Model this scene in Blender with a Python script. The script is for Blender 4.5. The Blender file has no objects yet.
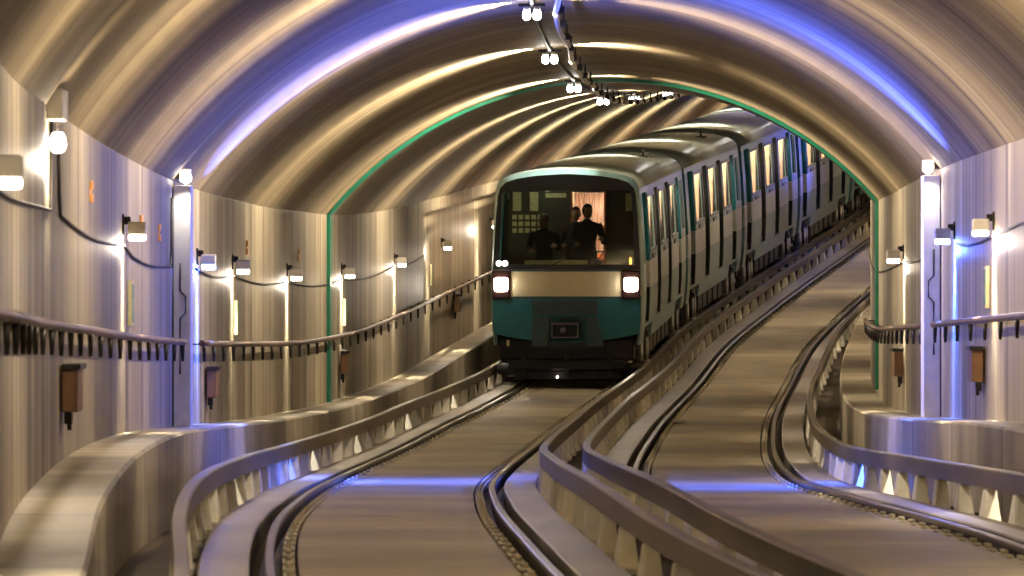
import bpy, bmesh, math, random
from mathutils import Vector, Matrix
random.seed(7)
scene = bpy.context.scene
COL = scene.collection
F_PX = 7378.0
ZO = 2.0                                   # height of the camera above the world origin
PI = math.pi

# ------------------------------------------------------------------ track geometry
def spline(tab):
    xs = [a for a, b in tab]; ys = [b for a, b in tab]; n = len(xs)
    m = []
    for i in range(n):
        if i == 0: m.append((ys[1]-ys[0])/(xs[1]-xs[0]))
        elif i == n-1: m.append((ys[-1]-ys[-2])/(xs[-1]-xs[-2]))
        else: m.append((ys[i+1]-ys[i-1])/(xs[i+1]-xs[i-1]))
    def f(x):
        if x <= xs[0]: return ys[0]+m[0]*(x-xs[0])
        if x >= xs[-1]: return ys[-1]+m[-1]*(x-xs[-1])
        i = 0
        while x > xs[i+1]: i += 1
        h = xs[i+1]-xs[i]; t = (x-xs[i])/h
        return ((2*t**3-3*t*t+1)*ys[i]+(t**3-2*t*t+t)*h*m[i]+(-2*t**3+3*t*t)*ys[i+1]+(t**3-t*t)*h*m[i+1])
    return f
C = spline([(0,2.2),(10,2.0),(20,1.72),(28,1.42),(33,1.2),(40,.88),(48,.66),(57,.54),(69,.5),(82,.75),(95,1.17),
            (108,1.7),(121,2.38),(137,3.44),(154,5.02),(171,6.85),(190,9.1),(230,14.2)])
F = spline([(0,-1.5),(33,-1.58),(45,-1.55),(57,-1.68),(69,-1.84),(77,-1.9),(87,-1.93),(98,-1.88),(110,-1.8),
            (121,-1.62),(136,-1.08),(150,-.50),(171,.53),(190,1.6),(230,4.0)])
W = spline([(0,-1.5),(42,-1.53),(57,-1.69),(70,-1.83),(77,-1.89),(87,-1.95),(98,-1.91),(108,-1.74),(121,-1.38),
            (134,-.95),(150,-.40),(171,.58),(190,1.6),(230,4.0)])
BL = spline([(0,-1.3),(33,-1.25),(42,-1.14),(49,-1.09),(57,-1.12),(65,-1.23),(80,-1.41),(95,-1.47),(110,-1.33),
             (121,-1.03),(134,-.6),(150,0.0),(171,1.0),(190,2.05),(230,4.45)])
BR = lambda z: BL(z)+.07
TW = 3.55                                   # half width of the tunnel
TILT = .025
TR = 1.43                                   # track centre offset
def pos(Z, u, h, mode='F'):
    if mode == 'F': b = F(Z)
    elif mode == 'W': b = W(Z)+TILT*(u+TW)
    elif mode == 'BL': b = BL(Z)
    elif mode == 'BR': b = BR(Z)
    return Vector((C(Z)+u, Z, b+h+ZO))

# ------------------------------------------------------------------ helpers
def tag(o, label=None, cat=None, group=None, kind=None):
    if label: o['label'] = label
    if cat: o['category'] = cat
    if group: o['group'] = group
    if kind: o['kind'] = kind
    return o
def empty(name, loc=(0,0,0), rot=None):
    o = bpy.data.objects.new(name, None); COL.objects.link(o); o.location = loc
    o.empty_display_size = .2
    if rot is not None: o.rotation_euler = rot
    return o
def mk(name, bm, mat, parent=None, loc=None, smooth=False):
    bmesh.ops.recalc_face_normals(bm, faces=bm.faces[:])
    me = bpy.data.meshes.new(name); bm.to_mesh(me); bm.free()
    for m in (mat if isinstance(mat, (list, tuple)) else [mat]): me.materials.append(m)
    if smooth:
        for p in me.polygons: p.use_smooth = True
    o = bpy.data.objects.new(name, me); COL.objects.link(o)
    if parent is not None: o.parent = parent
    if loc is not None: o.location = loc
    return o
def inst(name, me, parent=None, loc=(0,0,0), rot=(0,0,0)):
    o = bpy.data.objects.new(name, me); COL.objects.link(o)
    o.location = loc; o.rotation_euler = rot
    if parent is not None: o.parent = parent
    return o
def box(bm, x0, x1, y0, y1, z0, z1, bev=0, mi=0, tf=None):
    vs = [bm.verts.new((x, y, z)) for x in (x0, x1) for y in (y0, y1) for z in (z0, z1)]
    idx = [(0,1,3,2),(4,6,7,5),(0,4,5,1),(2,3,7,6),(0,2,6,4),(1,5,7,3)]
    fs = []
    for q in idx:
        f = bm.faces.new([vs[i] for i in q]); f.material_index = mi; fs.append(f)
    if tf: 
        for v in vs: v.co = tf @ v.co
    if bev:
        es = list({e for f in fs for e in f.edges})
        bmesh.ops.bevel(bm, geom=es, offset=bev, segments=2, affect='EDGES', profile=.5)
def cyl(bm, p0, p1, r0, r1=None, n=16, mi=0, caps=True):
    p0 = Vector(p0); p1 = Vector(p1); r1 = r0 if r1 is None else r1
    d = (p1-p0).normalized(); a = d.orthogonal().normalized(); b = d.cross(a)
    A = [bm.verts.new(p0+(a*math.cos(t)+b*math.sin(t))*r0) for t in [2*PI*i/n for i in range(n)]]
    B = [bm.verts.new(p1+(a*math.cos(t)+b*math.sin(t))*r1) for t in [2*PI*i/n for i in range(n)]]
    for i in range(n):
        f = bm.faces.new((A[i], A[(i+1)%n], B[(i+1)%n], B[i])); f.material_index = mi; f.smooth = True
    if caps:
        f = bm.faces.new(A[::-1]); f.material_index = mi
        f = bm.faces.new(B); f.material_index = mi
def lathe(bm, c, axis, prof, n=24, mi=0):      # prof: list of (along, radius)
    c = Vector(c); d = Vector(axis).normalized(); a = d.orthogonal().normalized(); b = d.cross(a)
    rings = [[bm.verts.new(c+d*s+(a*math.cos(2*PI*i/n)+b*math.sin(2*PI*i/n))*r) for i in range(n)] for s, r in prof]
    for A, B in zip(rings, rings[1:]):
        for i in range(n):
            f = bm.faces.new((A[i], A[(i+1)%n], B[(i+1)%n], B[i])); f.smooth = True; f.material_index = mi
    bm.faces.new(rings[0][::-1]).material_index = mi; bm.faces.new(rings[-1]).material_index = mi
def tube(bm, pts, r, n=8):
    pts = [Vector(p) for p in pts]; rings = []
    for i, p in enumerate(pts):
        d = (pts[min(i+1, len(pts)-1)]-pts[max(i-1, 0)]).normalized()
        a = d.cross(Vector((0,0,1)))
        a = a.normalized() if a.length > .05 else d.orthogonal().normalized()
        b = d.cross(a)
        rings.append([bm.verts.new(p+(a*math.cos(2*PI*k/n)+b*math.sin(2*PI*k/n))*r) for k in range(n)])
    for A, B in zip(rings, rings[1:]):
        for k in range(n):
            bm.faces.new((A[k], A[(k+1)%n], B[(k+1)%n], B[k])).smooth = True
    bm.faces.new(rings[0][::-1]); bm.faces.new(rings[-1])
def frange(a, b, s):
    n = max(1, int(round((b-a)/s))); return [a+(b-a)*i/n for i in range(n+1)]
def sweep(bm, prof, z0, z1, step=1.0, mode='F', closed=True, zs=None, org=Vector((0,0,0)), smooth=True, capends=True):
    """prof: list of (u, h) or a function of Z; UV = (length round the section, Z) in metres"""
    uvl = bm.loops.layers.uv.get('UVMap') or bm.loops.layers.uv.new('UVMap')
    zs = zs or frange(z0, z1, step); rows = []
    for Z in zs:
        pr = prof(Z) if callable(prof) else prof
        s = 0; row = []
        for i, q in enumerate(pr):
            u, h = q[0], q[1]; md = q[2] if len(q) > 2 else mode
            if i: s += math.hypot(u-pr[i-1][0], h-pr[i-1][1])
            row.append((bm.verts.new(pos(Z, u, h, md)-org), s, Z))
        if closed: row.append((row[0][0], s+math.hypot(pr[0][0]-pr[-1][0], pr[0][1]-pr[-1][1]), Z))
        rows.append(row)
    for A, B in zip(rows, rows[1:]):
        for i in range(len(A)-1):
            q = (A[i], A[i+1], B[i+1], B[i])
            f = bm.faces.new([v[0] for v in q]); f.smooth = False
            for lp, v in zip(f.loops, q): lp[uvl].uv = (v[1], v[2])
    if closed and capends:
        bm.faces.new([v[0] for v in rows[0][:-1]]); bm.faces.new([v[0] for v in rows[-1][:-1]])

# ------------------------------------------------------------------ materials
def newmat(name):
    m = bpy.data.materials.new(name); m.use_nodes = True
    nt = m.node_tree; b = nt.nodes['Principled BSDF']
    return m, nt, b
def N(nt, t, **kw):
    n = nt.nodes.new(t)
    for k, v in kw.items():
        if k in n.inputs.keys() if hasattr(n.inputs, 'keys') else False: n.inputs[k].default_value = v
        else: setattr(n, k, v)
    return n
def simple(name, col, rough=.5, metal=0, noise=.15, scale=8, spec=.5, coat=0):
    m, nt, b = newmat(name)
    tc = N(nt, 'ShaderNodeTexCoord'); no = N(nt, 'ShaderNodeTexNoise'); no.inputs['Scale'].default_value = scale
    no.inputs['Detail'].default_value = 4
    nt.links.new(tc.outputs['Object'], no.inputs['Vector'])
    r = N(nt, 'ShaderNodeValToRGB'); e = r.color_ramp.elements
    e[0].position = .3; e[1].position = .7
    e[0].color = (*[c*(1-noise) for c in col], 1); e[1].color = (*[min(1, c*(1+noise)) for c in col], 1)
    nt.links.new(no.outputs['Fac'], r.inputs['Fac']); nt.links.new(r.outputs['Color'], b.inputs['Base Color'])
    b.inputs['Roughness'].default_value = rough; b.inputs['Metallic'].default_value = metal
    b.inputs['Specular IOR Level'].default_value = spec; b.inputs['Coat Weight'].default_value = coat
    return m
def emis(name, col, strength):
    m, nt, b = newmat(name)
    b.inputs['Base Color'].default_value = (*[min(1, c*.8) for c in col], 1)
    b.inputs['Emission Color'].default_value = (*col, 1); b.inputs['Emission Strength'].default_value = strength
    return m
def concrete(name, cols, su, sz, rough=.42, spec=.5, joint=None, jw=.03, bump=.0, contrast=(.3,.7), blotch=.35, streak=0):
    """streaked concrete in metres of the section (U) and of the tunnel (V)"""
    m, nt, b = newmat(name); L = nt.links.new
    uv = N(nt, 'ShaderNodeUVMap')
    mp = N(nt, 'ShaderNodeMapping'); mp.inputs['Scale'].default_value = (su, sz, 1)
    L(uv.outputs['UV'], mp.inputs['Vector'])
    n1 = N(nt, 'ShaderNodeTexNoise'); n1.inputs['Scale'].default_value = 1; n1.inputs['Detail'].default_value = 6; n1.inputs['Roughness'].default_value = .65
    L(mp.outputs['Vector'], n1.inputs['Vector'])
    r = N(nt, 'ShaderNodeValToRGB'); cr = r.color_ramp
    cr.elements[0].position = contrast[0]; cr.elements[1].position = contrast[1]
    cr.elements[0].color = (*cols[0], 1); cr.elements[1].color = (*cols[-1], 1)
    for k, c in enumerate(cols[1:-1]):
        e = cr.elements.new(contrast[0]+(contrast[1]-contrast[0])*(k+1)/(len(cols)-1)); e.color = (*c, 1)
    L(n1.outputs['Fac'], r.inputs['Fac'])
    n2 = N(nt, 'ShaderNodeTexNoise'); n2.inputs['Scale'].default_value = .35; n2.inputs['Detail'].default_value = 5
    L(uv.outputs['UV'], n2.inputs['Vector'])
    mr = N(nt, 'ShaderNodeMapRange'); mr.inputs['From Min'].default_value = .3; mr.inputs['From Max'].default_value = .7
    mr.inputs['To Min'].default_value = 1-blotch; mr.inputs['To Max'].default_value = 1+blotch*.4
    L(n2.outputs['Fac'], mr.inputs['Value'])
    mx = N(nt, 'ShaderNodeMix', data_type='RGBA', blend_type='MULTIPLY'); mx.inputs['Factor'].default_value = 1
    L(r.outputs['Color'], mx.inputs[6]); L(mr.outputs['Result'], mx.inputs[7])
    out = mx.outputs[2]
    if streak:
        mp3 = N(nt, 'ShaderNodeMapping'); mp3.inputs['Scale'].default_value = (su*.5, 3.2, 1); L(uv.outputs['UV'], mp3.inputs['Vector'])
        n3 = N(nt, 'ShaderNodeTexNoise'); n3.inputs['Scale'].default_value = 1; n3.inputs['Detail'].default_value = 3
        L(mp3.outputs['Vector'], n3.inputs['Vector'])
        m3 = N(nt, 'ShaderNodeMapRange'); m3.inputs['From Min'].default_value = .56; m3.inputs['From Max'].default_value = .68
        m3.inputs['To Min'].default_value = 1; m3.inputs['To Max'].default_value = 1-streak; L(n3.outputs['Fac'], m3.inputs['Value'])
        m4 = N(nt, 'ShaderNodeMix', data_type='RGBA', blend_type='MULTIPLY'); m4.inputs['Factor'].default_value = 1
        L(out, m4.inputs[6]); L(m3.outputs['Result'], m4.inputs[7]); out = m4.outputs[2]
    if joint:
        sp = N(nt, 'ShaderNodeSeparateXYZ'); L(uv.outputs['UV'], sp.inputs[0])
        d = N(nt, 'ShaderNodeMath', operation='DIVIDE'); L(sp.outputs['Y'], d.inputs[0]); d.inputs[1].default_value = joint
        fr = N(nt, 'ShaderNodeMath', operation='FRACT'); L(d.outputs[0], fr.inputs[0])
        lt = N(nt, 'ShaderNodeMath', operation='LESS_THAN'); L(fr.outputs[0], lt.inputs[0]); lt.inputs[1].default_value = jw
        sc = N(nt, 'ShaderNodeMath', operation='MULTIPLY'); L(lt.outputs[0], sc.inputs[0]); sc.inputs[1].default_value = .6
        mj = N(nt, 'ShaderNodeMix', data_type='RGBA'); L(sc.outputs[0], mj.inputs[0]); L(out, mj.inputs[6])
        mj.inputs[7].default_value = (.06, .045, .03, 1); out = mj.outputs[2]
    L(out, b.inputs['Base Color'])
    rr = N(nt, 'ShaderNodeMapRange'); rr.inputs['To Min'].default_value = rough-.1; rr.inputs['To Max'].default_value = rough+.14
    L(n1.outputs['Fac'], rr.inputs['Value']); L(rr.outputs['Result'], b.inputs['Roughness'])
    b.inputs['Specular IOR Level'].default_value = spec
    if bump:
        bp = N(nt, 'ShaderNodeBump'); bp.inputs['Strength'].default_value = bump; bp.inputs['Distance'].default_value = .02
        L(n1.outputs['Fac'], bp.inputs['Height']); L(bp.outputs['Normal'], b.inputs['Normal'])
    return m
def metaluv(name, cols, rough, metal, sz=.5, su=3, spec=.5):
    m = concrete(name, cols, su, sz, rough=rough, spec=spec, blotch=.2)
    m.node_tree.nodes['Principled BSDF'].inputs['Metallic'].default_value = metal
    return m

M = {}
M['wall'] = concrete('wall_concrete', [(.11,.08,.05),(.29,.245,.17),(.35,.30,.21),(.58,.52,.40)], .09, 1.5, rough=.46, joint=5.5, jw=.035, blotch=.35, contrast=(.33,.66), spec=.4, streak=.65)
M['vault'] = concrete('vault_concrete', [(.17,.125,.068),(.31,.245,.145),(.46,.385,.25)], .10, .8, rough=.60, joint=5.5, jw=.03, blotch=.35, spec=.35, streak=.4)

M['bench'] = concrete('bench_concrete', [(.22,.19,.13),(.42,.37,.27),(.60,.55,.43)], .5, .7, rough=.44, joint=5.5, jw=.03)
M['invert'] = concrete('invert_concrete', [(.22,.19,.125),(.46,.41,.29),(.58,.53,.385)], .5, .45, rough=.48, blotch=.4, contrast=(.25,.7))
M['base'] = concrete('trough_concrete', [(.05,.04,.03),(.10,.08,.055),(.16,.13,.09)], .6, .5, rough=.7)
M['rollway'] = metaluv('rollway_steel', [(.36,.34,.31),(.50,.47,.43),(.60,.57,.53)], .36, .35, sz=.35)
M['rail'] = metaluv('rail_steel', [(.16,.12,.09),(.20,.155,.12),(.25,.2,.16)], .30, .9, sz=.1)
M['railweb'] = simple('rail_side', (.05,.042,.035), .5, .4)
M['guide'] = metaluv('guide_bar_steel', [(.06,.042,.022),(.13,.10,.055),(.26,.21,.115)], .34, .45, sz=.4)
M['insul'] = simple('insulator_cream', (.86,.84,.74), .45)
M['clip'] = simple('clip_grey', (.62,.58,.46), .5, .2)
M['green'] = simple('green_paint', (.008,.16,.09), .4)
M['white'] = simple('white_paint', (.78,.76,.72), .4, noise=.08)
M['housing'] = simple('lamp_housing', (.66,.62,.55), .4, noise=.08)
M['darkmet'] = simple('dark_metal', (.035,.03,.028), .45, .5)
M['brown'] = simple('brown_pipe', (.13,.075,.05), .38, .3)
M['rust'] = simple('rust_box', (.20,.10,.045), .5, .1)
M['cable'] = simple('cable_black', (.03,.025,.022), .5)
M['orange'] = simple('orange_mark', (.75,.35,.10), .45)
M['yellow'] = simple('yellow_sign', (.55,.50,.30), .5)
M['signgreen'] = simple('sign_green', (.05,.22,.10), .5)
# train
M['bodygrey'] = simple('car_side_grey', (.20,.32,.34), .30, .2, noise=.12, scale=3)
M['bodywhite'] = simple('car_band_white', (.58,.62,.62), .30, .1, noise=.06, scale=3)
M['teal'] = simple('car_teal', (.006,.15,.19), .35, noise=.12, scale=6)
M['tealgrey'] = simple('car_grey_teal', (.035,.085,.10), .4, noise=.15)
M['beige'] = simple('car_beige_band', (.76,.67,.45), .45, noise=.05)
M['roof'] = simple('car_roof', (.40,.50,.52), .32, .1, noise=.15, scale=2)
M['black'] = simple('black_rubber', (.008,.008,.010), .55)
M['blackgl'] = simple('black_gloss', (.006,.008,.010), .3)
M['under'] = simple('underframe', (.010,.011,.014), .5, .3, noise=.4)
M['steel'] = simple('bright_steel', (.45,.45,.44), .3, .9)
M['red'] = simple('lamp_surround', (.02,.006,.005), .35)
M['cabwall'] = simple('cab_partition', (.045,.045,.035), .6)
M['cabnotice'] = simple('cab_notice', (.62,.60,.34), .6, noise=.25, scale=30)
M['cream'] = simple('interior_cream', (.70,.58,.42), .5)
M['redcurtain'] = simple('red_interior', (.60,.10,.05), .5)
M['seat'] = simple('seat_orange', (.55,.16,.05), .5)
M['skin'] = simple('skin', (.32,.17,.10), .5, noise=.05)
M['coat'] = simple('dark_coat', (.015,.016,.022), .8)
M['coat2'] = simple('navy_coat', (.012,.015,.028), .8)
M['hair'] = simple('dark_hair', (.012,.009,.007), .6)
M['headl'] = emis('headlight_glow', (1,.86,.70), 30)
M['marker'] = emis('marker_glow', (1,.80,.62), 9)
M['amber'] = emis('amber_glow', (1,.55,.12), 1.5)
M['lampw'] = emis('lamp_warm', (1,.88,.72), 16)
M['lampb'] = emis('lamp_blue', (.35,.60,1), 22)
M['lampc'] = emis('lamp_cool', (.92,.94,1), 22)
M['strip'] = emis('car_light_strip', (1,.80,.60), 36)
def glass(name, tint, rmix=.12):
    m, nt, b = newmat(name); nt.nodes.remove(b)
    out = nt.nodes['Material Output']
    tr = N(nt, 'ShaderNodeBsdfTransparent'); tr.inputs[0].default_value = (*tint, 1)
    gl = N(nt, 'ShaderNodeBsdfGlossy'); gl.inputs['Roughness'].default_value = .05
    gl.inputs['Color'].default_value = (.8,.85,.85,1)
    mx = N(nt, 'ShaderNodeMixShader'); mx.inputs[0].default_value = rmix
    nt.links.new(tr.outputs[0], mx.inputs[1]); nt.links.new(gl.outputs[0], mx.inputs[2])
    nt.links.new(mx.outputs[0], out.inputs[0])
    return m
M['windshield'] = glass('windshield_glass', (.74,.78,.74), .05)
M['window'] = glass('side_window_glass', (.92,.90,.86), .12)

# ------------------------------------------------------------------ setting
ZA, ZB = 6.0, 240.0
SPR, RISE = 2.88, 1.66
R = (TW**2+RISE**2)/(2*RISE); A0 = math.asin(TW/R)
def spr(Z): return SPR-.005*max(0, 90-Z)
def arc(Z, off=0, n=40):
    sp = spr(Z); ri = SPR+RISE-sp; R = (TW**2+ri**2)/(2*ri); A0 = math.asin(TW/R)
    return [((R-off)*math.sin(-A0+2*A0*i/n), sp+ri-R+(R-off)*math.cos(-A0+2*A0*i/n)) for i in range(n+1)]
zs = frange(ZA, ZB, 1.0)
def shell(name, inner, outer, mode, mat, zz=None):
    bm = bmesh.new(); sweep(bm, lambda Z: (inner(Z) if callable(inner) else inner)+(outer(Z) if callable(outer) else outer)[::-1], 0, 0, mode=mode, zs=zz or zs)
    o = mk(name, bm, mat); tag(o, kind='structure')
    for p in o.data.polygons: p.use_smooth = False
    return o
shell('ceiling', lambda Z: arc(Z, 0), lambda Z: arc(Z, -.35), 'W', M['vault'])
for p in bpy.data.objects['ceiling'].data.polygons: p.use_smooth = False
def wl(Z):
    d = -.22 if 117 <= Z <= 137 else 0
    return [(-TW, spr(Z)-.002), (-TW, 2.68 if Z > 110 else spr(Z)-.2), (-TW+d, 2.66 if Z > 110 else spr(Z)-.22), (-TW+d, -.35)]
zw = sorted(set(zs+[116.98, 117.0, 137.0, 137.02]))
shell('wall_left', wl, lambda Z: [(-TW-.4, spr(Z)-.002), (-TW-.4, 2.2), (-TW-.4, 2.1), (-TW-.4, -.35)], 'W', M['wall'], zw)
shell('wall_right', lambda Z: [(TW, spr(Z)-.002), (TW, 1.5), (TW, -.35)], lambda Z: [(TW+.4, spr(Z)-.002), (TW+.4, 1.5), (TW+.4, -.35)], 'W', M['wall'])
# floor: a trough with one raised invert slab per track
S = .60
bm = bmesh.new()
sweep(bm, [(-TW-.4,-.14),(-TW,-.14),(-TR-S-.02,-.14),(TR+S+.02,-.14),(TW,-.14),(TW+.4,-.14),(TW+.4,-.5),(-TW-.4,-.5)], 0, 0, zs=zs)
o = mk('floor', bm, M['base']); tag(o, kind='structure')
for k, s in enumerate((-1, 1)):
    bm = bmesh.new()
    sweep(bm, [(s*TR-S,-.14),(s*TR-S,0),(s*TR-.3,.004),(s*TR+.3,.004),(s*TR+S,0),(s*TR+S,-.14)], 0, 0, zs=zs)
    o = mk('floor', bm, M['invert']); tag(o, kind='structure')
# side ledges
for k, (s, md) in enumerate(((-1, 'BL'), (1, 'BR'))):
    bm = bmesh.new()
    sweep(bm, [(s*3.10,-.7,md),(s*3.10,-.02,md),(s*3.12,0,md),(s*(TW-.001),0,md),(s*(TW-.001),-.7,md)], 0, 0, zs=zs, mode=md)
    o = mk('trim_%d' % (k+1), bm, M['bench']); tag(o, kind='structure')
# green ring
bm = bmesh.new()
def ringp(off):
    return [(-TW+off, .45), (-TW+off, SPR-.02)]+arc(95, off, 40)[1:-1]+[(TW-off, SPR-.02), (TW-off, .45)]
sweep(bm, ringp(.042)+ringp(.0)[::-1], 94.9, 95.35, mode='W', zs=[94.9, 95.35])
o = mk('trim_3', bm, M['green']); tag(o, kind='structure')

# ------------------------------------------------------------------ track
SIDE = {-1: 'left', 1: 'right'}
def dirrot(Z):
    a = pos(Z+.5, 0, 0)-pos(Z-.5, 0, 0)
    return (math.atan2(a.z, a.y), 0, -math.atan2(a.x, a.y))
Z1, Z2 = 20.0, 226.0
tz = frange(Z1, Z2, 1.0)
# shared part meshes
def mesh_of(bm, name, mat, smooth=False):
    bmesh.ops.recalc_face_normals(bm, faces=bm.faces[:])
    me = bpy.data.meshes.new(name); bm.to_mesh(me); bm.free()
    for m in (mat if isinstance(mat, (list, tuple)) else [mat]): me.materials.append(m)
    return me
bm = bmesh.new(); box(bm, -.035, .035, -.26, .26, 0, .05, .008); cyl(bm, (0,-.08,.05), (0,-.08,.075), .018, n=8); cyl(bm, (0,.08,.05), (0,.08,.075), .018, n=8)
me_clip = mesh_of(bm, 'rail_clip', M['clip'])
bm = bmesh.new()
# insulator bracket: splayed foot tapering up to the bar
v = [(-.06,-.30,0),(.06,-.30,0),(.06,.30,0),(-.06,.30,0),(-.036,-.11,.245),(.036,-.11,.245),(.036,.11,.245),(-.036,.11,.245)]
vs = [bm.verts.new(a) for a in v]
for q in ((0,3,2,1),(4,5,6,7),(0,1,5,4),(1,2,6,5),(2,3,7,6),(3,0,4,7)): bm.faces.new([vs[i] for i in q])
bmesh.ops.bevel(bm, geom=bm.edges[:], offset=.012, segments=2, affect='EDGES')
box(bm, -.065, .065, -.36, .36, -.02, .02, .006)
me_insul = mesh_of(bm, 'support', M['insul'])
def railprof(u):
    return [(u-.06,-.14),(u-.06,-.125),(u-.012,-.11),(u-.012,.0),(u-.026,.010),(u-.026,.036),(u-.018,.045),(u+.018,.045),
            (u+.026,.036),(u+.026,.010),(u+.012,.0),(u+.012,-.11),(u+.06,-.125),(u+.06,-.14)]
for t in (-1, 1):
    tn = SIDE[t]
    for s in (-1, 1):
        sn = SIDE[s]
        u0 = t*TR
        outer = (t == s)
        where = ('beside the %s ledge' % sn) if outer else 'nearest the tunnel middle'
        # rollway
        org = pos(60, u0+s*1.01, 0)
        bm = bmesh.new(); sweep(bm, [(u0+s*.875,-.13),(u0+s*.875,.03),(u0+s*.885,.04),(u0+s*1.145,.04),(u0+s*1.155,.03),(u0+s*1.155,-.13)], 0, 0, zs=tz, org=org)
        o = mk('rolling_track', bm, M['rollway'], loc=org)
        tag(o, 'wide smooth grey running strip of the %s track, %s' % (tn, where), 'rolling track', 'rubber tyre running strips')
        # steel rail
        org = pos(60, u0+s*.765, 0); e = empty('steel_rail', org)
        tag(e, 'polished steel rail of the %s track, %s' % (tn, where), 'rail', 'steel running rails')
        bm = bmesh.new(); sweep(bm, railprof(u0+s*.765), 0, 0, zs=tz, org=org)
        o = mk('rail_head', bm, [M['rail'], M['railweb']], e)
        for p in o.data.polygons:
            if p.center.z+org.z < pos(p.center.y+org.y, 0, .005).z: p.material_index = 1
        zc = [Z1+10+k*1.0 for k in range(100)]
        for Z in zc: inst('rail_clip', me_clip, e, pos(Z, u0+s*.655, -.05)-org, dirrot(Z))
        bm = bmesh.new()
        for k in range(75):
            Z = Z1+110+k*1.2
            c = pos(Z, u0+s*.685, -.03)-org
            box(bm, c.x-.045, c.x+.045, c.y-.17, c.y+.17, c.z-.03, c.z+.03)
        o = mk('rail_clip', bm, M['clip'], e); o['kind'] = 'stuff'
        # guide bar
        ug = u0+s*1.25 if outer else u0+s*1.23
        org = pos(60, ug, 0); e = empty('guide_bar', org)
        tag(e, 'brown guide bar on cream brackets, %s track, %s' % (tn, where), 'guide bar', 'guide bars')
        bm = bmesh.new()
        a, b_ = ug-.04, ug+.04
        sweep(bm, [(a,.225),(a,.35),(a+.01,.36),(b_-.01,.36),(b_,.35),(b_,.225)], 0, 0, zs=tz, org=org)
        mk('bar', bm, M['guide'], e)
        n = 0
        for k in range(84):
            Z = Z1+2+k*2.4
            if Z > Z2-1: break
            inst('support', me_insul, e, pos(Z, ug, -.02)-org, dirrot(Z))

# ------------------------------------------------------------------ ceiling equipment
def ptlight(name, loc, col, power, rad=.06, parent=None):
    l = bpy.data.lights.new(name, 'POINT'); l.color = col; l.energy = power; l.shadow_soft_size = rad
    o = bpy.data.objects.new(name, l); COL.objects.link(o); o.location = loc
    if parent is not None: o.parent = parent
    return o
def arealight(name, loc, d, col, power, sx_=.1, sy_=.1, spread=120):
    l = bpy.data.lights.new(name, 'AREA'); l.shape = 'RECTANGLE'; l.size = sx_; l.size_y = sy_; l.color = col; l.energy = power
    l.spread = math.radians(spread)
    o = bpy.data.objects.new(name, l); COL.objects.link(o); o.location = loc
    o.rotation_euler = Vector(d).to_track_quat('-Z', 'Y').to_euler()
    return o
def crown(Z, u):
    ri = SPR+RISE-spr(Z); Rz = (TW**2+ri**2)/(2*ri)
    return math.sqrt(Rz*Rz-u*u)-Rz+SPR+RISE
LCEIL = [(27,''),(39,''),(50,''),(60,''),(71,'nearest visible ceiling lamp, twin cool white bulbs on dark crossbar at the top edge'),
         (82,'second visible ceiling lamp, between the first lamp and the green ring'),
         (93.5,'ceiling lamp hanging right at the green ring'),
         (107,'ceiling lamp with twin bulbs, first one beyond the green ring'),
         (120,'ceiling lamp with twin bulbs, second one beyond the green ring'),
         (133,'farthest visible ceiling lamp, small bluish white, above the train roof'),(146,''),(159,''),(172,''),(185,'')]
bm = bmesh.new(); box(bm, -.13, .13, -.04, .04, 0, .03, .006); box(bm, -.03, .03, -.03, .03, .03, .06); 
me_bar = mesh_of(bm, 'crossbar', M['darkmet'])
bm = bmesh.new(); lathe(bm, (0,0,0), (0,0,-1), [(0,.02),(.02,.034),(.035,.034)], 16); me_socket = mesh_of(bm, 'socket', M['housing'])
bm = bmesh.new(); lathe(bm, (0,0,0), (0,0,-1), [(0,.025),(.02,.036),(.06,.040),(.085,.03),(.095,.01)], 16); me_bulb = mesh_of(bm, 'bulb', M['lampc'])
for i, (Z, lab) in enumerate(LCEIL):
    u = -.33; p = pos(Z, u, crown(Z, u)-.06, 'W')
    e = empty('ceiling_lamp', p)
    tag(e, lab or 'twin bulb ceiling lamp on dark crossbar at the tunnel crown', 'lamp', 'twin bulb lamps along the tunnel crown')
    inst('crossbar', me_bar, e)
    for s in (-1, 1):
        so = inst('socket', me_socket, e, (s*.05, 0, 0)); inst('bulb', me_bulb, so, (0, 0, -.035))
    for s in (-1, 1):
        arealight('ceiling_light', p+Vector((s*.11, 0, -.10)), (s*1, 0, -.10), (1, .82, .60), 215, .08, .06, 128)
    ptlight('ceiling_glow', p+Vector((0, 0, -.19)), (1, .88, .68), 6, .04)
# cable run with clamps
org = pos(66, -.08, crown(66, 0)-.2, 'W'); e = empty('ceiling_cable_run', org)
tag(e, 'pair of grey conduits with black clamps along the tunnel crown', 'cables')
bm = bmesh.new(); tube(bm, [pos(Z, -.08+.02*math.sin(Z*.5), crown(Z, 0)-.16+.02*math.sin(Z*.9), 'W')-org for Z in frange(20, 176, 1.0)], .028)
mk('conduit', bm, M['white'], e)
bm = bmesh.new(); tube(bm, [pos(Z, -.33, crown(Z, -.33)-.03, 'W')-org for Z in frange(20, 176, 1.5)], .022)
mk('lamp_conduit', bm, M['darkmet'], e)
bm = bmesh.new(); box(bm, -.022, .04, -.05, .05, -.035, .035, .006); box(bm, .0, .02, -.02, .02, .0, .13); me_clamp = mesh_of(bm, 'clamp', M['darkmet'])
for k in range(34): inst('clamp', me_clamp, e, pos(70+k*2.9, -.05, crown(70, 0)-.16, 'W')-org)

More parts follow.
